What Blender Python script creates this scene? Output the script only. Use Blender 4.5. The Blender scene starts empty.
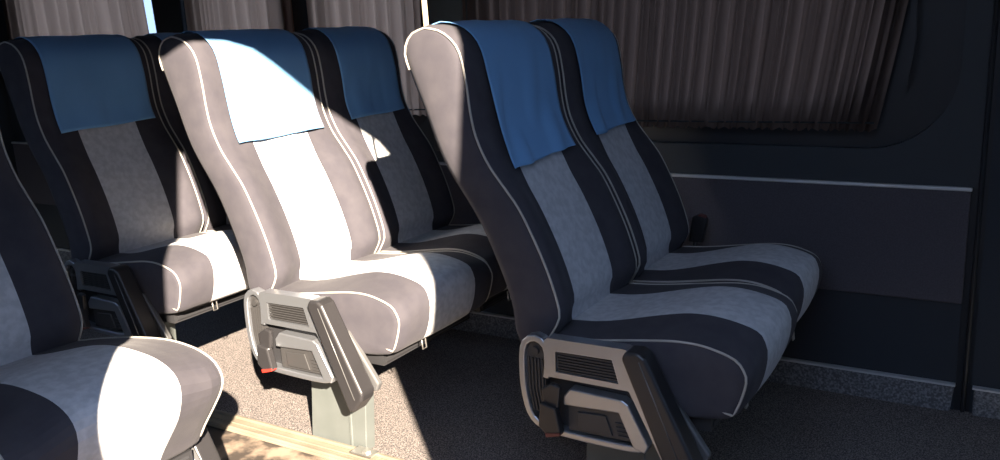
import bpy, bmesh, math, random
from mathutils import Vector, Matrix
random.seed(4)
S = bpy.context.scene
COL = S.collection
R = math.radians

# ------------------------------------------------------------------ materials
def mat(name, base, rough=.6, metal=0., sheen=0., spec=.5, noise=None, bump=None, coat=0., trans=None):
    m = bpy.data.materials.new(name); m.use_nodes = True
    nt = m.node_tree; b = nt.nodes['Principled BSDF']
    b.inputs['Base Color'].default_value = (*base, 1)
    b.inputs['Roughness'].default_value = rough
    b.inputs['Metallic'].default_value = metal
    b.inputs['Sheen Weight'].default_value = sheen
    b.inputs['Sheen Roughness'].default_value = .45
    b.inputs['Specular IOR Level'].default_value = spec
    b.inputs['Coat Weight'].default_value = coat
    tc = nt.nodes.new('ShaderNodeTexCoord')
    if noise:                               # (scale, colour2, lo, hi [, detail [, stretch]])
        sc, c2, lo, hi = noise[:4]
        n = nt.nodes.new('ShaderNodeTexNoise'); n.inputs['Scale'].default_value = sc
        n.inputs['Detail'].default_value = noise[4] if len(noise) > 4 else 4
        if len(noise) > 5:
            mp = nt.nodes.new('ShaderNodeMapping'); mp.inputs['Scale'].default_value = noise[5]
            nt.links.new(tc.outputs['Object'], mp.inputs[0]); nt.links.new(mp.outputs[0], n.inputs['Vector'])
        else:
            nt.links.new(tc.outputs['Object'], n.inputs['Vector'])
        r = nt.nodes.new('ShaderNodeValToRGB')
        r.color_ramp.elements[0].position = lo; r.color_ramp.elements[0].color = (*base, 1)
        r.color_ramp.elements[1].position = hi; r.color_ramp.elements[1].color = (*c2, 1)
        nt.links.new(n.outputs['Fac'], r.inputs[0]); nt.links.new(r.outputs[0], b.inputs['Base Color'])
    if bump:                                # (scale, strength, distance)
        n = nt.nodes.new('ShaderNodeTexNoise'); n.inputs['Scale'].default_value = bump[0]; n.inputs['Detail'].default_value = 3
        nt.links.new(tc.outputs['Object'], n.inputs['Vector'])
        bp = nt.nodes.new('ShaderNodeBump'); bp.inputs['Strength'].default_value = bump[1]; bp.inputs['Distance'].default_value = bump[2]
        nt.links.new(n.outputs['Fac'], bp.inputs['Height']); nt.links.new(bp.outputs[0], b.inputs['Normal'])
    if trans:                               # translucent share
        t = nt.nodes.new('ShaderNodeBsdfTranslucent'); t.inputs[0].default_value = (*trans[1], 1)
        mx = nt.nodes.new('ShaderNodeMixShader'); mx.inputs[0].default_value = trans[0]
        out = nt.nodes['Material Output']
        nt.links.new(b.outputs[0], mx.inputs[1]); nt.links.new(t.outputs[0], mx.inputs[2]); nt.links.new(mx.outputs[0], out.inputs[0])
    return m

M = {}
M['dark_velour'] = mat('dark_velour', (.049,.046,.054), .9, sheen=.05, spec=.12, noise=(22,(.060,.056,.063),.35,.7,5), bump=(900,.15,.002))
M['light_velour'] = mat('light_velour', (.43,.43,.44), .9, sheen=.05, spec=.15, noise=(55,(.53,.53,.54),.38,.64,7), bump=(900,.15,.002))
M['piping'] = mat('piping_cord', (.36,.34,.30), .5)
M['blue_cloth'] = mat('blue_cloth', (.15,.33,.57), .8, sheen=.1, spec=.2, noise=(6,(.165,.35,.60),.3,.7), bump=(1400,.2,.001))
M['silver'] = mat('silver_paint', (.42,.44,.47), .36, metal=.85, bump=(60,.03,.002))
M['black_plastic'] = mat('black_plastic', (.022,.021,.022), .38, bump=(500,.1,.001))
M['grey_plastic'] = mat('dark_ribbed_plastic', (.035,.034,.034), .45)
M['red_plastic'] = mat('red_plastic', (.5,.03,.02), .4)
M['pivot_grey'] = mat('pivot_grey', (.13,.13,.13), .4, metal=.4)
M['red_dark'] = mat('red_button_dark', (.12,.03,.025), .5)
M['pedestal'] = mat('pedestal_metal', (.085,.095,.09), .45, noise=(14,(.10,.11,.105),.35,.7))
M['chrome'] = mat('bright_metal', (.6,.58,.54), .3, metal=.9)
M['frame_black'] = mat('frame_black', (.02,.02,.022), .6)
M['floor'] = mat('speckled_floor', (.055,.050,.050), .8, noise=(260,(.30,.26,.235),.42,.66,2), bump=(300,.25,.003))
M['aisle'] = mat('aisle_floor', (.055,.045,.038), .5, noise=(14,(.26,.20,.15),.45,.62,6), bump=(120,.1,.003))
M['ledge'] = mat('ledge_carpet', (.09,.095,.105), .8, noise=(170,(.26,.265,.28),.42,.68,3), bump=(300,.3,.003))
M['rail'] = mat('floor_rail_metal', (.20,.175,.13), .45, metal=.2, noise=(11,(.27,.23,.17),.35,.7))
M['wall_plastic'] = mat('wall_plastic', (.026,.033,.040), .55, bump=(300,.12,.002))
M['wall_fabric'] = mat('wall_fabric', (.072,.066,.078), .9, noise=(240,(.088,.081,.094),.4,.6), bump=(420,.35,.003))
M['wall_low'] = mat('wall_lower_plastic', (.020,.026,.036), .7, bump=(300,.12,.002))
M['rubber'] = mat('window_rubber', (.014,.016,.020), .45)
M['trim'] = mat('trim_strip', (.60,.61,.62), .4, metal=.2)
M['pillar'] = mat('pillar_plastic', (.040,.044,.044), .55)
M['ceiling'] = mat('ceiling_lining', (.17,.17,.18), .9, bump=(200,.1,.002))
M['curtain'] = mat('pleated_curtain', (.115,.10,.095), .9, noise=(26,(.15,.13,.12),.3,.7,3,(1,1,.08)), trans=(.72,(.60,.37,.245)))
M['curtain_dim'] = mat('dim_curtain', (.075,.055,.049), .9, noise=(26,(.10,.075,.068),.3,.7,3,(1,1,.08)), trans=(.55,(.165,.10,.072)))  # darker curtain copy; the dimmer light at the right is put into its colour
M['body'] = mat('body_paint', (.5,.5,.5), .35)
M['ground'] = mat('asphalt', (.07,.068,.065), .9, noise=(3,(.10,.095,.09),.3,.7,6))
M['webbing'] = mat('belt_webbing', (.42,.36,.24), .6, bump=(400,.3,.001))
def glass():
    m = bpy.data.materials.new('window_glass'); m.use_nodes = True; nt = m.node_tree
    nt.nodes.remove(nt.nodes['Principled BSDF'])
    t = nt.nodes.new('ShaderNodeBsdfTransparent'); t.inputs[0].default_value = (.62,.66,.68,1)
    g = nt.nodes.new('ShaderNodeBsdfGlossy'); g.inputs['Roughness'].default_value = .03
    mx = nt.nodes.new('ShaderNodeMixShader'); mx.inputs[0].default_value = .05
    nt.links.new(t.outputs[0], mx.inputs[1]); nt.links.new(g.outputs[0], mx.inputs[2])
    nt.links.new(mx.outputs[0], nt.nodes['Material Output'].inputs[0]); return m
M['glass'] = glass()

# ------------------------------------------------------------------ helpers
def link(name, me, mats, parent=None, smooth=True, bevel=0, seg=2, loc=(0,0,0)):
    o = bpy.data.objects.new(name, me); COL.objects.link(o)
    if not isinstance(mats, (list, tuple)): mats = [mats]
    if not len(me.materials):
        for m in mats: me.materials.append(M[m])
    if smooth:
        for p in me.polygons: p.use_smooth = True
    if parent: o.parent = parent
    o.location = loc
    if bevel:
        b = o.modifiers.new('bevel', 'BEVEL'); b.width = bevel; b.segments = seg; b.limit_method = 'ANGLE'; b.angle_limit = R(35)
        w = o.modifiers.new('wn', 'WEIGHTED_NORMAL'); w.keep_sharp = True
    return o
def mesh(verts, faces, name='m', fmats=None):
    me = bpy.data.meshes.new(name); me.from_pydata([tuple(v) for v in verts], [], faces)
    if fmats:
        for p, i in zip(me.polygons, fmats): p.material_index = i
    bm = bmesh.new(); bm.from_mesh(me); bmesh.ops.recalc_face_normals(bm, faces=bm.faces); bm.to_mesh(me); bm.free()
    me.update(); return me
def tag(o, label=None, cat=None, group=None, kind=None):
    if label: o['label'] = label
    if cat: o['category'] = cat
    if group: o['group'] = group
    if kind: o['kind'] = kind
    return o
def empty(name, loc):
    o = bpy.data.objects.new(name, None); o.empty_display_size = .1; COL.objects.link(o); o.location = loc; return o
class MB:
    def __init__(s): s.v = []; s.f = []; s.m = []
    def add(s, v, f, m=0):
        n = len(s.v); s.v += [tuple(p) for p in v]; s.f += [tuple(i+n for i in q) for q in f]; s.m += [m]*len(f); return s
    def box(s, x0, x1, y0, y1, z0, z1, m=0):
        v = [(x,y,z) for x in (x0,x1) for y in (y0,y1) for z in (z0,z1)]
        return s.add(v, [(0,1,3,2),(4,6,7,5),(0,4,5,1),(2,3,7,6),(0,2,6,4),(1,5,7,3)], m)
    def prism(s, pts, y0, y1, m=0):         # outline in x,z extruded along y
        n = len(pts); v = [(x,y0,z) for x,z in pts] + [(x,y1,z) for x,z in pts]
        f = [tuple(range(n)), tuple(range(2*n-1, n-1, -1))] + [(i,(i+1)%n,n+(i+1)%n,n+i) for i in range(n)]
        return s.add(v, f, m)
    def tube(s, pts, r, n=8, m=0, closed=False):
        pts = [Vector(p) for p in pts]; N = len(pts); v = []; ref = None
        for i, p in enumerate(pts):
            a = pts[i-1] if (i or closed) else p; b = pts[(i+1) % N] if (i < N-1 or closed) else p
            t = (b-a).normalized()
            if ref is None:
                ref = t.cross(Vector((0,1,0)));
                if ref.length < .1: ref = t.cross(Vector((1,0,0)))
            ref = (ref - t*ref.dot(t)).normalized(); q = t.cross(ref)
            for k in range(n):
                an = 2*math.pi*k/n; v.append(p + (ref*math.cos(an) + q*math.sin(an))*r)
        f = []
        for i in range(N if closed else N-1):
            j = (i+1) % N
            for k in range(n): f.append((i*n+k, i*n+(k+1)%n, j*n+(k+1)%n, j*n+k))
        if not closed: f += [tuple(range(n)), tuple(range((N-1)*n, N*n))]
        return s.add(v, f, m)
    def ribbon(s, pts, w, y0, y1, m=0):     # a flat bar of width w following x,z points
        P = [Vector((p[0], 0, p[1])) for p in pts]; N = len(P); L = []; Rr = []
        for i, p in enumerate(P):
            t = (P[min(i+1,N-1)] - P[max(i-1,0)]).normalized(); nn = Vector((-t.z, 0, t.x))
            ww = w[i] if isinstance(w, (list,tuple)) else w
            L.append(p + nn*ww/2); Rr.append(p - nn*ww/2)
        v = []; f = []
        for i in range(N):
            for q, y in ((L[i],y0),(Rr[i],y0),(Rr[i],y1),(L[i],y1)): v.append((q.x, y, q.z))
        for i in range(N-1):
            for k in range(4): f.append((i*4+k, i*4+(k+1)%4, i*4+4+(k+1)%4, i*4+4+k))
        f += [(0,1,2,3), tuple(range(4*N-4, 4*N))]
        return s.add(v, f, m)
    def build(s, name, mats, parent=None, **k):
        return link(name, mesh(s.v, s.f, name, s.m), mats, parent, **k)
def crom(pts, n, closed=False):             # Catmull-Rom resample to n points, evenly by length
    P = [Vector(p) for p in pts]; N = len(P); out = []
    segs = N if closed else N-1
    for i in range(segs):
        if closed: a,b,c,d = P[i-1],P[i],P[(i+1)%N],P[(i+2)%N]
        else: a,b,c,d = P[max(i-1,0)],P[i],P[i+1],P[min(i+2,N-1)]
        for k in range(12):
            t = k/12; out.append(.5*((2*b)+(c-a)*t+(2*a-5*b+4*c-d)*t*t+(3*b-3*c+d-a)*t**3))
    out.append(P[0] if closed else P[-1])
    L = [0]
    for i in range(1, len(out)): L.append(L[-1] + (out[i]-out[i-1]).length)
    res = []; j = 0; m = n if closed else n-1
    for k in range(n):
        s = L[-1]*k/m
        while j < len(L)-2 and L[j+1] < s: j += 1
        u = (s-L[j])/max(L[j+1]-L[j], 1e-9); res.append(out[j].lerp(out[j+1], min(max(u,0),1)))
    return res
def sstep(a, b, x):
    t = min(max((x-a)/(b-a), 0), 1); return t*t*(3-2*t)
def plate(outer, holes, y0, y1, name='plate'):      # x,z outline with holes, thick along y
    cu = bpy.data.curves.new(name, 'CURVE'); cu.dimensions = '2D'; cu.fill_mode = 'BOTH'
    for loop in [outer] + holes:
        sp = cu.splines.new('POLY'); sp.points.add(len(loop)-1)
        for p, (x, z) in zip(sp.points, loop): p.co = (x, z, 0, 1)
        sp.use_cyclic_u = True
    cu.extrude = (y1-y0)/2
    o = bpy.data.objects.new(name, cu); COL.objects.link(o)
    me = bpy.data.meshes.new_from_object(o.evaluated_get(bpy.context.evaluated_depsgraph_get()))
    bpy.data.objects.remove(o); bpy.data.curves.remove(cu)
    me.transform(Matrix(((1,0,0,0),(0,0,-1,(y0+y1)/2),(0,1,0,0),(0,0,0,1))))
    me.materials.clear()
    return me
def rrect(x0, x1, z0, z1, r, n=8):
    rs = r if isinstance(r, (list,tuple)) else [r]*4     # bl, br, tr, tl
    out = []
    for (cx, cz, a0, rr) in ((x0+rs[0],z0+rs[0],180,rs[0]),(x1-rs[1],z0+rs[1],270,rs[1]),(x1-rs[2],z1-rs[2],0,rs[2]),(x0+rs[3],z1-rs[3],90,rs[3])):
        for k in range(n+1):
            a = R(a0 + 90*k/n); out.append((cx+rr*math.cos(a), cz+rr*math.sin(a)))
    return out

# ------------------------------------------------------------------ seat geometry (x forward, y across, z up)
W = .434
F = [(-.030,.43),(-.009,.467),(.009,.498),(.013,.526),(-.005,.589),(-.034,.659),(-.074,.737),(-.106,.78),(-.148,.834),(-.176,.891),(-.188,.944),(-.196,1.015),(-.212,1.080),(-.250,1.116),(-.295,1.127)]
Rr_ = [(-.295,1.127),(-.333,1.114),(-.352,1.079),(-.341,1.034),(-.308,.952),(-.261,.834),(-.185,.72),(-.137,.621),(-.104,.53),(-.096,.468),(-.080,.43)]
NB = 46
FP = crom([(a,0,b) for a,b in F], NB); RP = crom([(a,0,b) for a,b in Rr_], NB)[::-1]   # both bottom -> top
YS = [0,.006,.018,.04,.07,.095,.11,.112,.15,.19,.22,.25,.29,.326,.328,.345,.37,.40,.422,.428,.434]
def back_xz(k, y, side):
    p = (FP if side == 'F' else RP)[k]; nx = FP[k]-RP[k]
    nx = nx.normalized() if nx.length > 1e-4 else Vector((0,0,1))
    e = min(y, W-y)
    puff = .007*sstep(0,.02,e)
    if side == 'F':
        dish = .026*sstep(.03,.11,e)*sstep(.44,.5,p.z)*(1-sstep(.74,.86,p.z))
        off = puff - dish
        t = k/(NB-1)
        if p.z > 1.08:                     # crest: push along the local outline normal
            q = (p - Vector((-.275,0,1.06))).normalized(); return p + q*puff
        return p + Vector((nx.x,0,nx.z))*off
    if p.z > 1.06:
        q = (p - Vector((-.275,0,1.06))).normalized(); return p + q*puff
    return p - nx*puff*1.5
def build_backrest():
    b = MB(); loops = []
    for y in YS:
        row = [back_xz(k,y,'F') for k in range(NB)] + [back_xz(k,y,'R') for k in range(NB-2,-1,-1)]
        loops.append([(p.x, y, p.z) for p in row])
    n = len(loops[0]); v = [p for l in loops for p in l]; f = []; m = []
    for j in range(len(YS)-1):
        ym = (YS[j]+YS[j+1])/2
        for i in range(n):
            i2 = (i+1) % n
            f.append((j*n+i, j*n+i2, (j+1)*n+i2, (j+1)*n+i))
            m.append(1 if (.111 < ym < .327 and i < NB+8) else 0)
    b.v = v; b.f = f; b.m = m
    K = 7                                   # puffed side panels
    for y, s in ((0,-1),(W,1)):
        vv = []; ff = []
        for k in range(NB):
            for j in range(K+1):
                t = j/K; p = FP[k].lerp(RP[k], t)
                vv.append((p.x, y + s*.010*(4*t*(1-t))**.6*min(1,(NB-1-k)/7)*min(1,.4+k/6), p.z))
        for k in range(NB-1):
            for j in range(K): ff.append((k*(K+1)+j, k*(K+1)+j+1, (k+1)*(K+1)+j+1, (k+1)*(K+1)+j))
        b.add(vv, ff, 0)
    return b
CU = [(-.006,.463),(.05,.467),(.111,.474),(.20,.487),(.273,.496),(.332,.494),(.389,.477),(.409,.454),(.413,.430),(.400,.383),(.384,.354),(.359,.346),(.30,.338),(.18,.332),(.05,.332),(-.06,.335),(-.088,.36),(-.09,.42),(-.07,.455)]
NC = 92
CU_DEEP = [(-.006,.463),(.05,.475),(.111,.487),(.20,.502),(.29,.512),(.350,.512),(.405,.504),(.445,.486),(.462,.458),(.455,.430),(.430,.392),(.388,.335),(.362,.293),(.34,.284),(.28,.282),(.18,.282),(.05,.282),(-.06,.285),(-.088,.33),(-.09,.42),(-.07,.455)]
CP = crom([(a,0,b) for a,b in CU], NC, closed=True); ZL = .345
def cush(k, y):
    p = CP[k]; e = min(y, W-y); q = p.copy()
    up = sstep(.40,.47,p.z)
    edge = sstep(0,.025,e)
    crown = .023*sstep(.02,.14,e)*sstep(.02,.28,p.x)
    q.z += up*(.004*edge + crown)
    if p.x > .3: q.x += .010*edge*sstep(.3,.4,p.x) + .006*sstep(.03,.2,e)*sstep(.3,.4,p.x)
    return q
def build_cushion():
    b = MB(); n = NC
    for y in YS: b.v += [(q.x, y, q.z) for q in (cush(k,y) for k in range(n))]
    for j in range(len(YS)-1):
        ym = (YS[j]+YS[j+1])/2
        for i in range(n):
            i2 = (i+1) % n
            b.f.append((j*n+i, j*n+i2, (j+1)*n+i2, (j+1)*n+i))
            pz = CP[i]; b.m.append(1 if (.111 < ym < .327 and not (pz.z < ZL and pz.x < .36) and pz.x > -.06) else 0)
    cx, cz = .16, .41
    for y, s in ((0,-1),(W,1)):
        vv = []; ff = []
        sc = [1,.93,.8,.55,.25]
        for r_ in sc:
            for p in CP: vv.append((cx+(p.x-cx)*r_, y+s*.010*(1-r_**5), cz+(p.z-cz)*r_))
        for a in range(len(sc)-1):
            for i in range(n): ff.append((a*n+i, a*n+(i+1)%n, (a+1)*n+(i+1)%n, (a+1)*n+i))
        ff.append(tuple(range((len(sc)-1)*n, len(sc)*n)))
        b.add(vv, ff, 0)
    return b
bk = build_backrest(); ME_BACK = mesh(bk.v, bk.f, 'backrest', bk.m)
cb = build_cushion(); ME_CUSH = mesh(cb.v, cb.f, 'seat_cushion', cb.m)
for me in (ME_BACK, ME_CUSH):
    me.materials.append(M['dark_velour']); me.materials.append(M['light_velour'])
    bm = bmesh.new(); bm.from_mesh(me); bmesh.ops.remove_doubles(bm, verts=bm.verts, dist=1e-5)
    bmesh.ops.recalc_face_normals(bm, faces=bm.faces); bm.to_mesh(me); bm.free()
def piping_back(y):
    b = MB()
    path = [p for p in FP] + [p for p in RP[::-1][1:] if p.z > 1.03]
    b.tube([(p.x, y, p.z) for p in path], .0026, 8)
    return b
def piping_cush(y):
    b = MB(); path = [p for p in CP if p.z > ZL+.012 and p.x > -.03]
    b.tube([(p.x, y, p.z) for p in path], .0026, 8)
    return b
ME = {}
def keep(name, mb, mats):
    me = mesh(mb.v, mb.f, name, mb.m)
    for m in mats: me.materials.append(M[m])
    ME[name] = me; return me
for nm_, y_ in (('near',-.001),('far',W+.001)):
    keep('piping_back_'+nm_, piping_back(y_), ['piping']); keep('piping_cushion_'+nm_, piping_cush(y_), ['piping'])

CP_STD = CP; CP = crom([(a,0,b) for a,b in CU_DEEP], NC, closed=True); ZL = .288
cb = build_cushion(); ME_DEEP = mesh(cb.v, cb.f, 'seat_cushion_deep', cb.m)
ME_DEEP.materials.append(M['dark_velour']); ME_DEEP.materials.append(M['light_velour'])
for nm_, y_ in (('near',-.001),('far',W+.001)): keep('piping_deep_'+nm_, piping_cush(y_), ['piping'])
CP = CP_STD; ZL = .345
def seat_bracket(root, s, y, red='red_plastic'):
    """armrest bracket: s = -1 on the y=0 side, +1 on the far side; y = inner face"""
    def Y(a, b): lo, hi = y+s*a, y+s*b; return (min(lo,hi), max(lo,hi))
    # silver frame: loop that starts at the hinge, runs round and closes in the hood
    fr = MB()
    loop = crom([(.004,0,.39),(.008,0,.43),(.004,0,.462),(-.02,0,.477),(-.046,0,.462),(-.053,0,.42),(-.050,0,.35),(-.034,0,.297),(0,0,.275),(.05,0,.270),(.145,0,.268),(.205,0,.270),(.226,0,.278)], 40)
    fr.ribbon([(p.x,p.z) for p in loop], .015, *Y(.014,.042))
    fr.prism([(.046,.338),(.046,.358),(.062,.378),(.178,.374),(.192,.366),(.236,.284),(.228,.266),(.203,.272),(.171,.344)], *Y(.014,.044))
    a = fr.build('armrest_frame', 'silver', root, smooth=False, bevel=.0035, seg=3)
    up = MB(); holes = [[(.03,.456),(.158,.458),(.172,.409),(.03,.410)]]
    me = plate([(.004,.476),(.012,.483),(.182,.485),(.198,.482),(.304,.212),(.288,.212),(.194,.397),(.012,.397)], holes, *Y(.012,.044), name='armrest_rail')
    link('armrest_rail', me, 'silver', root, smooth=False, bevel=.003, seg=2); tag(root.children[-1]) if False else None
    g = MB(); g.prism([(.028,.458),(.161,.460),(.175,.407),(.028,.408)], *Y(.020,.036))
    for k in range(7):
        z = .4145 + k*.0063; g.ribbon([(.033,z),(.172-(z-.409)*.28,z)], .0026, *Y(.034,.041))
    g.build('vent_grille', 'grey_plastic', root, smooth=False)
    c = MB(); c.prism([(-.046,.44),(-.036,.462),(-.018,.468),(-.004,.46),(.0,.44),(0,.385),(.0,.30),(-.03,.31),(-.046,.36)], *Y(.018,.032))
    for k in range(5):
        x = -.038 + k*.008; c.ribbon([(x,.43),(x+.001,.36),(x+.010,.31)], .0026, *Y(.032,.037))
    c.tube([(-.022,y+s*.030,.447),(-.022,y+s*.040,.447)], .009, 14)
    c.build('hinge_cover', 'grey_plastic', root, smooth=False)
    d = MB(); d.prism([(-.04,.40),(.19,.40),(.235,.30),(.225,.272),(0,.272),(-.035,.30)], *Y(.002,.016))
    d.build('mechanism_plate', 'frame_black', root, smooth=False)
    e = MB(); e.prism([(.052,.336),(.170,.342),(.198,.281),(.052,.279)], *Y(.016,.034))
    e.prism([(.075,.326),(.14,.330),(.155,.288),(.078,.288)], *Y(.034,.039))
    for k in range(4): e.ribbon([(.160+k*.002,.318-k*.009),(.182+k*.003,.318-k*.009)], .003, *Y(.034,.038))
    e.build('control_panel', 'grey_plastic', root, smooth=False, bevel=.0015)
    # seat belt buckle hanging over the frame
    bu = MB(); bu.prism([(.000,.372),(.026,.388),(.046,.384),(.040,.335),(.030,.325),(.004,.33)], *Y(.044,.058))
    bu.prism([(.002,.345),(.038,.338),(.050,.280),(.016,.272),(-.004,.29)], *Y(.046,.068))
    o = bu.build('belt_buckle', 'black_plastic', root, smooth=False, bevel=.004, seg=2)
    rb = MB(); rb.prism([(.014,.278),(.048,.285),(.049,.279),(.016,.2695)], *Y(.052,.071))
    rb.build('release_button', red, o, smooth=False)
    # folded armrest pad
    p = MB(); p.prism([(.183,.470),(.192,.486),(.220,.488),(.234,.478),(.342,.262),(.337,.244),(.308,.208),(.292,.210)], *Y(.008,.060))
    pad = p.build('armrest_pad', 'black_plastic', root, smooth=False, bevel=.009, seg=4)
    st = MB(); st.tube([(.222,y+s*.0600,.470),(.316,y+s*.0600,.245)], .0014, 6)
    st.build('pad_seam', 'pivot_grey', pad)
    t = MB(); t.prism([(.250,.40),(.262,.398),(.350,.272),(.342,.252),(.330,.25)], *Y(-.012,.006))
    t.build('armrest_pivot', 'pivot_grey', root, smooth=False, bevel=.004)
def lower_frame(root, pedestal=True):
    b = MB(); b.box(-.06,.34,.02,.42,.305,.335); b.tube([(.33,.03,.318),(.33,.41,.318)], .014, 10)
    b.tube([(-.05,.03,.318),(-.05,.41,.318)], .014, 10)
    b.build('seat_frame', 'frame_black', root, smooth=False)
    if pedestal:
        p = MB(); p.prism([(.048,.31),(.240,.31),(.232,.16),(.222,.021),(.026,.021),(.040,.16)], .060, .098)
        p.prism([(.176,.31),(.186,.31),(.178,.021),(.168,.021)], .057, .062)
        o = p.build('pedestal', 'pedestal', root, smooth=False, bevel=.008, seg=3)
        q = MB(); q.tube([(.245,.035,.028),(.245,.035,.046)], .013, 6); q.box(.205,.275,.015,.052,.0365,.041)
        q.build('anchor_bolt', 'chrome', o, smooth=False)
    c = MB(); y0 = .135
    c.tube([(.375,y0,.345),(.378,y0,.316),(.378,y0+.016,.316),(.375,y0+.016,.345)], .0022, 6)
    c.build('wire_clip', 'chrome', root)
def make_seat(name, loc, label, bracket=None, pedestal=True):
    root = empty(name, loc); tag(root, label, 'seat', None)
    ob = link('backrest', ME_BACK, [], root); oc = link('seat_cushion', ME_CUSH, [], root)
    for par, k in ((ob,'piping_back'), (oc,'piping_cushion')):
        for e in ('_near','_far'): link('piping', ME[k+e], [], par)
    lower_frame(root, pedestal)
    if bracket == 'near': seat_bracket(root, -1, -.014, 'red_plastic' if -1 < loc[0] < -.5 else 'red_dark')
    if bracket == 'far': seat_bracket(root, 1, W+.014)
    return root
ROW = {'C':0., 'B':-.8368, 'A':-1.6261}
GR = 'striped velour passenger seats'
seats = {}
info = [
 ('C','aisle',0., 'grey and navy striped passenger seat nearest the right, with silver armrest bracket, in the shade'),
 ('C','window',.46, 'rightmost striped passenger seat, beside the dark side wall, black belt buckle at its back corner'),
 ('B','aisle',0., 'middle striped passenger seat in full sunlight with silver armrest bracket and grey pedestal'),
 ('B','window',.46, 'striped passenger seat between the sunlit middle seat and the wall, half shaded'),
 ('A','aisle',0., 'striped rear passenger seat at left, right half of its cushion in sun'),
 ('A','window',.46, 'rearmost window seat, only a strip showing behind the rear left seat'),
]
for r, w, y, lab in info:
    o = make_seat('passenger_seat', (ROW[r], y, 0), lab, 'near' if w == 'aisle' else None, w == 'aisle')
    o['group'] = GR; seats[r+w] = o
    if w == 'window':
        o.scale.y = .89
        for ch in o.children:
            if ch.name.startswith('seat_cushion'): ch.scale.x = .95
d = make_seat('passenger_seat', (-.978,-.899,0), 'large foreground passenger seat cut off at the lower left edge, cushion partly in sun', 'far', True)
d['group'] = GR; seats['D'] = d
for ch in d.children:
    if ch.name.startswith('seat_cushion'):
        ch.data = ME_DEEP
        for e, pc in zip(('near','far'), ch.children): pc.data = ME['piping_deep_'+e]
    elif ch.name.startswith('seat_frame'): ch.location.z = -.055; ch.scale.x = 1.05
    elif ch.name.startswith('wire_clip'): ch.location.z = -.06
    elif not ch.name.startswith(('backrest','pedestal')): ch.location.z = -.05

LEAN = {'A':(R(2.6),1.010), 'B':(R(1.3),1.004), 'C':(0,1.)}      # the rear rows sit a little more upright
def lean(o, row, base):
    th, sz = LEAN[row]; pv = Vector((0,0,.46)); sv = Vector((0,0,.46*sz))
    q = Matrix.Rotation(th, 3, 'Y') @ sv
    o.rotation_euler = (0,th,0); o.scale.z = sz; o.location = Vector(base) + pv - q
for k_, o_ in seats.items():
    if k_ != 'D':
        for ch in o_.children:
            if ch.name.startswith('backrest'): lean(ch, k_[0], (0,0,0))

# headrest covers: cloth draped over each backrest top
def cover(seed, y0, y1, zf, zr, amp=1.):
    rnd = random.Random(seed); ph = [rnd.uniform(0,6.28) for _ in range(6)]
    def front_idx(): return [k for k in range(NB) if FP[k].z > min(zf)-.02]
    pts = []
    ks = front_idx(); path = [('F',k) for k in ks] + [('R',k) for k in range(NB-2,-1,-1) if RP[k].z > zr]
    ny = 34; rows = []
    for (sd, k) in path:
        row = []
        for j in range(ny+1):
            y = y0 + (y1-y0)*j/ny
            p = back_xz(k, y, sd)
            cen = Vector((-.275,0,1.06))
            nn = (p-cen).normalized() if p.z > 1.06 else (Vector((.97,0,.22)) if sd == 'F' else Vector((-.95,0,-.2)))
            hang = sstep(1.08,.86,p.z) if sd == 'F' else .3
            wv = .0045 + amp*(0.0042*math.sin(y*30+ph[0]+p.z*9) + .0014*math.sin(y*80+ph[1]-p.z*22) + .0030*math.sin((y-(p.z-1)*.55)*42+ph[2]))*(.25+.9*hang) 
            wv = max(wv, .0035) + .002
            q = p + nn*(wv + .004*hang)
            row.append([q.x, y, q.z])
        rows.append(row)
    # clip the front bottom to the slanted hem
    first = rows[0]
    n = len(rows)
    for j in range(ny+1):
        t = j/ny; zh = zf[0]*(1-t)+zf[1]*t + .0015*math.sin(9*t+ph[3])
        zs = [rows[i][j][2] for i in range(n)]
        i0 = next(i for i in range(n) if zs[i] > zh + .004)
        a = Vector(rows[i0-1][j]) if i0 else Vector(rows[i0][j]); b = Vector(rows[i0][j])
        for i in range(i0):
            u = i/max(i0,1)
            base = Vector(rows[i0][j]); sl = (a-b)
            tt = (base.z - zh)/max(1e-6, -sl.z) if sl.z < 0 else 1
            rows[i][j] = list(b + sl*tt*(1-u))
    v = [tuple(p) for r_ in rows for p in r_]; f = []
    for i in range(n-1):
        for j in range(ny):
            a = i*(ny+1)+j; f.append((a, a+1, a+ny+2, a+ny+1))
    return mesh(v, f, 'headrest_cover')
covs = [('Caisle',.068,.385,(.815,.828),'blue cloth cover on the backrest nearest the right, fully shaded and creased',1.2),
 ('Cwindow',.075,.39,(.835,.845),'blue cloth cover on the rightmost seat, beside the curtained window',1.0),
 ('Baisle',.055,.392,(.845,.850),'blue cloth cover on the middle seat, mostly bleached white by sunlight',.7),
 ('Bwindow',.075,.39,(.86,.865),'blue cloth cover between the sunlit middle seat and the shaded front seat',.8),
 ('Aaisle',.048,.402,(.85,.86),'blue cloth cover on the rear seat at far left',.8),
 ('Awindow',.075,.39,(.85,.86),'sliver of blue cloth cover on the rearmost window seat',.8)]
for i, (k, a, b_, zf, lab, am) in enumerate(covs):
    me = cover(10+i, a, b_, zf, .90, am)
    o = link('headrest_cover', me, 'blue_cloth', None, loc=tuple(seats[k].location)); o.scale.y = seats[k].scale.y; lean(o, k[0], seats[k].location)
    so = o.modifiers.new('t', 'SOLIDIFY'); so.thickness = .0018; so.offset = 0
    tag(o, lab, 'seat cover', 'blue headrest covers')

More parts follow.
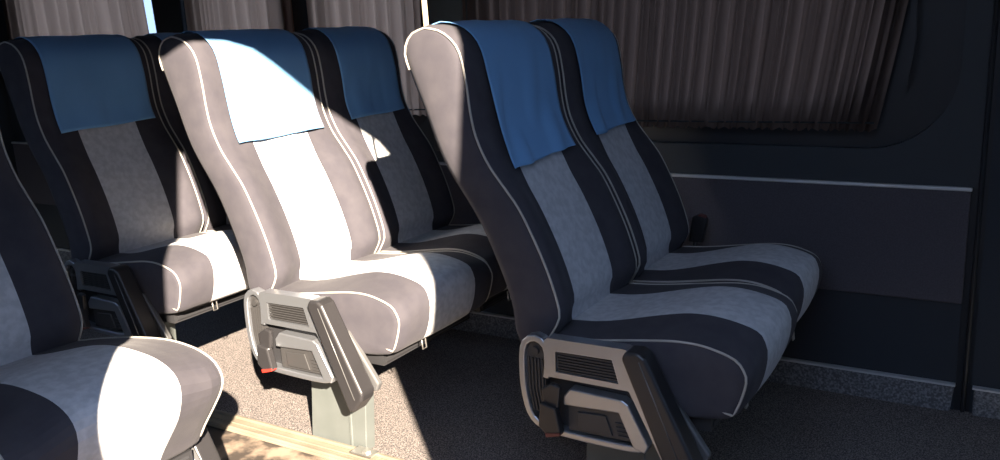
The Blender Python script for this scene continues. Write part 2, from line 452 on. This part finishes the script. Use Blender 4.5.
# belt buckle standing between the right window seat and the wall
b = MB(); b.prism([(-.016,.062),(-.004,.140),(.010,.148),(.036,.142),(.042,.132),(.028,.062)], -.013, .013)
t = b.build('belt_buckle', 'black_plastic', seats['Cwindow'], smooth=False, bevel=.005, seg=3, loc=(.012,.500,.405))
b = MB(); b.prism([(.014,.1462),(.018,.150),(.036,.1465),(.038,.140)], -.0138,.006); b.build('red_button', 'red_dark', t, smooth=False)
b = MB(); b.tube([(.0,0,-.10),(.0,0,.02),(.006,0,.08)], .007, 8); b.build('buckle_stalk', 'frame_black', t)

# belt strap running up behind the sunlit corner of the right aisle seat
b = MB(); b.prism([(-.318,1.112),(-.306,1.112),(-.340,2.09),(-.352,2.09)], .030,.0325)
o = b.build('belt_strap', 'webbing', None, smooth=False); tag(o, 'sunlit beige strap running up from the top of the right aisle seat', 'strap')

# ------------------------------------------------------------------ the vehicle
FZ = .02
def struct(o): o['kind'] = 'structure'; return o
XL, XR, YF, YN, ZC = -3.7, 2.6, 1.0, -.95, 2.10
b = MB(); b.box(XL,XR,-.010,YF+.1,-.06,FZ); struct(b.build('floor', 'floor', smooth=False))
b = MB(); b.box(XL,XR,YN-.1,-.010,-.06,FZ-.004); struct(b.build('floor_aisle', 'aisle', smooth=False))
b = MB(); b.box(XL,XR,YN-.1,YF+.14,ZC,ZC+.06); struct(b.build('ceiling', 'ceiling', smooth=False))
b = MB(); b.box(XL-.06,XL,YN-.1,YF+.14,-.06,ZC); struct(b.build('wall_rear', 'wall_plastic', smooth=False))
me = plate([(YN-.1,-.06),(YF+.14,-.06),(YF+.14,ZC),(YN-.1,ZC)], [rrect(-.82,.90,.72,1.18,.1)], 0, .06, 'wall_front')
me.transform(Matrix(((0,1,0,XR),(1,0,0,0),(0,0,1,0),(0,0,0,1)))); o = link('wall_front', me, 'wall_plastic', smooth=False); struct(o)
me = plate(rrect(-.84,.92,.70,1.20,.1), [], .065, .071, 'window_7')
me.transform(Matrix(((0,1,0,XR),(1,0,0,0),(0,0,1,0),(0,0,0,1)))); o = link('window_7', me, 'glass', smooth=False); struct(o)
# seat rail let into the floor
b = MB(); b.box(XL+.05,XR-.1,-.014,.052,FZ-.002,.027); b.box(XL+.05,XR-.1,-.014,-.004,.027,.036); b.box(XL+.05,XR-.1,.042,.052,.027,.036); b.box(XL+.05,XR-.1,.016,.022,.027,.031)
tag(b.build('floor_rail', 'rail', smooth=False, bevel=.002), 'long worn metal seat rail on the floor below the sunlit middle seat', 'rail')

# window wall
WIN = {3:(-.80,.690,.752,1.66,[.12,.22,.12,.12]), 2:(-2.22,-1.0,.78,1.66,.10), 1:(-3.5,-2.40,.78,1.66,.10)}
holes = [rrect(*WIN[k][:4], WIN[k][4]) for k in WIN]
me = plate([(XL,.655),(.75,.655),(.75,ZC),(XL,ZC)], holes, 1.0, 1.03, 'wall_window_side')
struct(link('wall_window_side', me, 'wall_plastic', smooth=False, bevel=.006))
for n_, k in enumerate((3,2,1)):
    x0,x1,z0,z1,r = WIN[k]
    rin = [max(q-.035,.03) for q in r] if isinstance(r, list) else max(r-.03,.03)
    gl = rrect(x0+.045,x1-{3:.19,2:.045,1:.012}[k],z0+(.135 if k == 3 else .05),z1-.05,rin)
    root = empty('window_%d' % (n_+1), ((x0+x1)/2,1.05,z0)); struct(root)
    me = plate(rrect(x0-.02,x1+.02,z0-.02,z1+.02,r), [gl], 1.031,1.075,'window_frame')
    o = link('window_frame', me, 'rubber', None, smooth=False, bevel=.004); o.parent = root; o.location = -Vector(root.location)
    me = plate(rrect(x0,x1,z0,z1,r), [], 1.078,1.083,'pane')
    o = link('pane', me, 'glass', None, smooth=False); o.parent = root; o.location = -Vector(root.location)
b = MB(); b.prism([(XL,.335),(.735,.335),(.735,.655),(XL,.655)], .988,1.02); struct(b.build('wall_fabric_panel', 'wall_fabric', smooth=False, bevel=.004))
b = MB(); b.prism([(XL,-.05),(.735,-.05),(.735,.335),(XL,.335)], 1.0,1.03); struct(b.build('wall_lower_panel', 'wall_low', smooth=False))
b = MB(); b.prism([(XL,.649),(.738,.649),(.738,.658),(XL,.658)], .982,1.0); struct(b.build('trim_1', 'trim', smooth=False, bevel=.002))
b = MB(); b.prism([(XL,.0),(.722,.0),(.728,.03),(.734,.098),(XL,.098)], .985,1.0); struct(b.build('baseboard_window_side', 'ledge', smooth=False, bevel=.006))
b = MB(); b.box(XL,.736,.980,1.0,.097,.102); struct(b.build('trim_2', 'trim', smooth=False))
# pillars between the windows
b = MB(); b.prism([(-.985,.70),(-.81,.70),(-.82,1.93),(-.975,1.93)], .975,1.0); struct(b.build('trim_3', 'pillar', smooth=False, bevel=.01))
b = MB(); b.prism([(-2.40,.70),(-2.24,.70),(-2.25,2.09),(-2.485,2.09)], .975,1.0); struct(b.build('trim_4', 'rubber', smooth=False, bevel=.01))
# dark post and continuing wall at the right
b = MB(); b.box(.735,.785,1.004,1.10,-.05,ZC); b.tube([(.758,1.0,-.03),(.758,1.0,ZC)], .006, 8); struct(b.build('trim_5', 'rubber', smooth=False))
me = plate([(.775,-.05),(XR,-.05),(XR,ZC),(.775,ZC)], [rrect(.80,2.5,.90,1.66,[.2,.1,.1,.08])], 1.0,1.03,'wall_front_side')
struct(link('wall_front_side', me, 'wall_low', smooth=False, bevel=.004))
b = MB(); b.box(.782,XR,.985,1.0,.0,.097); struct(b.build('baseboard_front_side', 'ledge', smooth=False, bevel=.006))
b = MB(); b.box(.778,XR,.980,1.0,.097,.102); struct(b.build('trim_6', 'trim', smooth=False))
root = empty('window_4', (1.4,1.05,.9)); struct(root)
for nm, mt, hl, a, c in (('window_frame','rubber',[rrect(.85,2.45,.95,1.61,.15)],1.031,1.075), ('pane','glass',[],1.078,1.083)):
    o = link(nm, plate(rrect(.78,2.52,.88,1.68,.15), hl, a, c, nm), mt, None, smooth=False); o.parent = root; o.location = -Vector(root.location)

# curtains: pleated cloth, gathered at the hem by an elastic cord
def curtain(top, bot, zt, zb, folds, y, mt, label, seed, amp=.013):
    rnd = random.Random(seed); nx = folds*12; nz = 30; v = []; f = []
    # irregular fold phase: each pleat has its own width and depth
    ph = [0.]; am = []; wd = 1.; dp = 1.
    for i in range(nx+1):
        if ph[-1] // (2*math.pi) != (ph[-2] if i else -9) // (2*math.pi): wd = rnd.choice((.5,.7,.9,1.3,1.8)); dp = .45+.5*wd*rnd.uniform(.7,1.2)
        ph.append(ph[-1] + 2*math.pi/12/wd); am.append(amp*dp if not am else am[-1]*.8+.2*amp*dp)
    ph = ph[1:]
    for k in range(nz+1):
        t = k/nz; z = zt + (zb-zt)*t
        g = sstep(.93,1.0,t)
        for i in range(nx+1):
            u = i/nx; xa = top[0]+(top[1]-top[0])*u; xb = bot[0]+(bot[1]-bot[0])*u
            x = xa + (xb-xa)*t**1.5
            pp = ph[i]+.5*math.sin(2.2*t+i*.02)
            yy = y + (.35*am[i]*math.sin(pp) - 2.3*am[i]*(1-abs(math.sin(pp/2)))**2)*(1-.55*g) + .003*math.sin(ph[i]*2.3)*g
            v.append((x + .35*am[i]*math.sin(pp), yy, z + (.004*math.sin(ph[i]*1.9) if k == nz else 0)))
    for k in range(nz):
        for i in range(nx): a = k*(nx+1)+i; f.append((a,a+1,a+nx+2,a+nx+1))
    o = link('curtain', mesh(v,f,'curtain'), mt)
    tag(o, label, 'curtain', 'pleated window curtains')
    cord = MB(); cord.tube([(bot[0]+.0,y-.012,zb+.022),((bot[0]+bot[1])/2,y-.014,zb+.018),(bot[1],y-.012,zb+.022)], .0025, 6)
    cord.build('hem_cord', 'rubber', o)
    return o
curtain((-.84,.60),(-.84,.49),1.66,.805,46,.985,'curtain_dim','dim brown pleated curtain over the large window at the right',3)
curtain((-1.53,-.985),(-1.53,-.99),1.66,.83,13,.975,'curtain','brown pleated curtain over the gap between the middle and front seats',5)
curtain((-2.22,-1.615),(-2.22,-1.60),1.66,.83,14,.975,'curtain','brown pleated curtain above the sunlit middle seat',7)
curtain((-3.55,-2.485),(-3.55,-2.415),1.66,.83,17,.980,'curtain','grey pleated curtain at the far left with bright slit beside it',9)
curtain((.80,1.05),(.86,1.03),1.66,.95,10,.985,'curtain_dim','dark curtain edge at the far right behind the black post',11)
b = MB(); b.ribbon([(.565,1.30),(.575,1.05),(.560,.93)], .014, .962,.966); tag(b.build('curtain_tie', 'rubber', smooth=False), 'dark curtain tie strap hanging at the right edge of the large window', 'tie strap')
# sash between the two curtains of the middle window
b = MB(); b.box(-1.71,-1.52,1.0,1.07,.78,1.66); struct(b.build('trim_7', 'rubber', smooth=False, bevel=.004))

# door side: doorway, header, and an added door leaf out of view
HZ = 1.925; DX0, DX1 = -.62, .95
me = plate([(XL,-.1),(DX0,-.1),(DX0,1.78),(-.5,1.84),(.0,1.85),(.08,1.882),(.15,1.925),(.24,1.975),(.35,2.008),(.90,2.012),(.955,1.98),(.966,1.94),(.715,-.1),(XR,-.1),(XR,ZC),(XL,ZC)], [rrect(-3.4,-2.2,.85,1.6,.1), rrect(-2.0,-.8,.85,1.6,.1)], YN-.08, YN, 'wall_door_side')
struct(link('wall_door_side', me, 'wall_plastic', smooth=False, bevel=.01))
for nm, xa, xb in (('window_5',-3.4,-2.2),('window_6',-2.0,-.8)):
    o = link(nm, plate(rrect(xa-.02,xb+.02,.83,1.62,.1), [], YN-.09, YN-.083, nm), 'glass', smooth=False); struct(o)
me = plate([(-1.35,-.15),(-.126,-.15),(.18,2.35),(-1.35,2.35)], [], -1.215,-1.185,'shade_door_1')  # unseen door leaf, added and slanted to cut the left edge of the sun
o = link('shade_door_1', me, 'body', smooth=False, bevel=.006); struct(o)
b = MB(); b.box(-12,14,-5.6,-5.2,-.6,2.6); b.box(-12,14,-5.7,-5.15,2.6,2.7); struct(b.build('wall_sky_block', 'ground', smooth=False))  # unseen dark wall, added to hold back low sky light from the doorway
b = MB(); b.box(-30,30,-30,30,-.62,-.6); struct(b.build('ground', 'ground', smooth=False))

# ------------------------------------------------------------------ light
d_ = Vector((-.747,.665,-.4986))
li = bpy.data.lights.new('sun', 'SUN'); li.energy = 36; li.angle = R(.6); li.color = (1,.845,.68)
so = bpy.data.objects.new('sun', li); COL.objects.link(so); so.rotation_euler = d_.to_track_quat('-Z','Y').to_euler()
w = bpy.data.worlds.new('World'); S.world = w; w.use_nodes = True
bg = w.node_tree.nodes['Background']; bg.inputs[0].default_value = (.50,.65,1,1); bg.inputs[1].default_value = 3.6

# ------------------------------------------------------------------ camera
q = dict(cx=.8144, cy=-1.5539, cz=1.1119, yaw=31.2052, pitch=13.024, roll=-2.4752, f=855.54)
a, p_, c = R(q['yaw']), R(q['pitch']), R(q['roll'])
fw = Vector((-math.sin(a)*math.cos(p_), math.cos(a)*math.cos(p_), -math.sin(p_)))
r0 = Vector((math.cos(a), math.sin(a), 0)); u0 = r0.cross(fw)
rt = r0*math.cos(c) + u0*math.sin(c); up = -r0*math.sin(c) + u0*math.cos(c)
cam = bpy.data.cameras.new('camera'); co = bpy.data.objects.new('camera', cam); COL.objects.link(co)
cam.sensor_width = 36; cam.lens = q['f']/1000*36; cam.clip_start = .02
mw = Matrix.Identity(4)
for i in range(3): mw[i][0] = rt[i]; mw[i][1] = up[i]; mw[i][2] = -fw[i]
mw.translation = Vector((q['cx'],q['cy'],q['cz'])); co.matrix_world = mw
S.camera = co
S.view_settings.view_transform = 'Standard'; S.view_settings.look = 'None'; S.view_settings.gamma = 1
S.view_settings.use_curve_mapping = False; S.view_settings.exposure = .15
S.cycles.use_denoising = True; S.cycles.max_bounces = 8; S.cycles.diffuse_bounces = 5
S.cycles.sample_clamp_indirect = 8
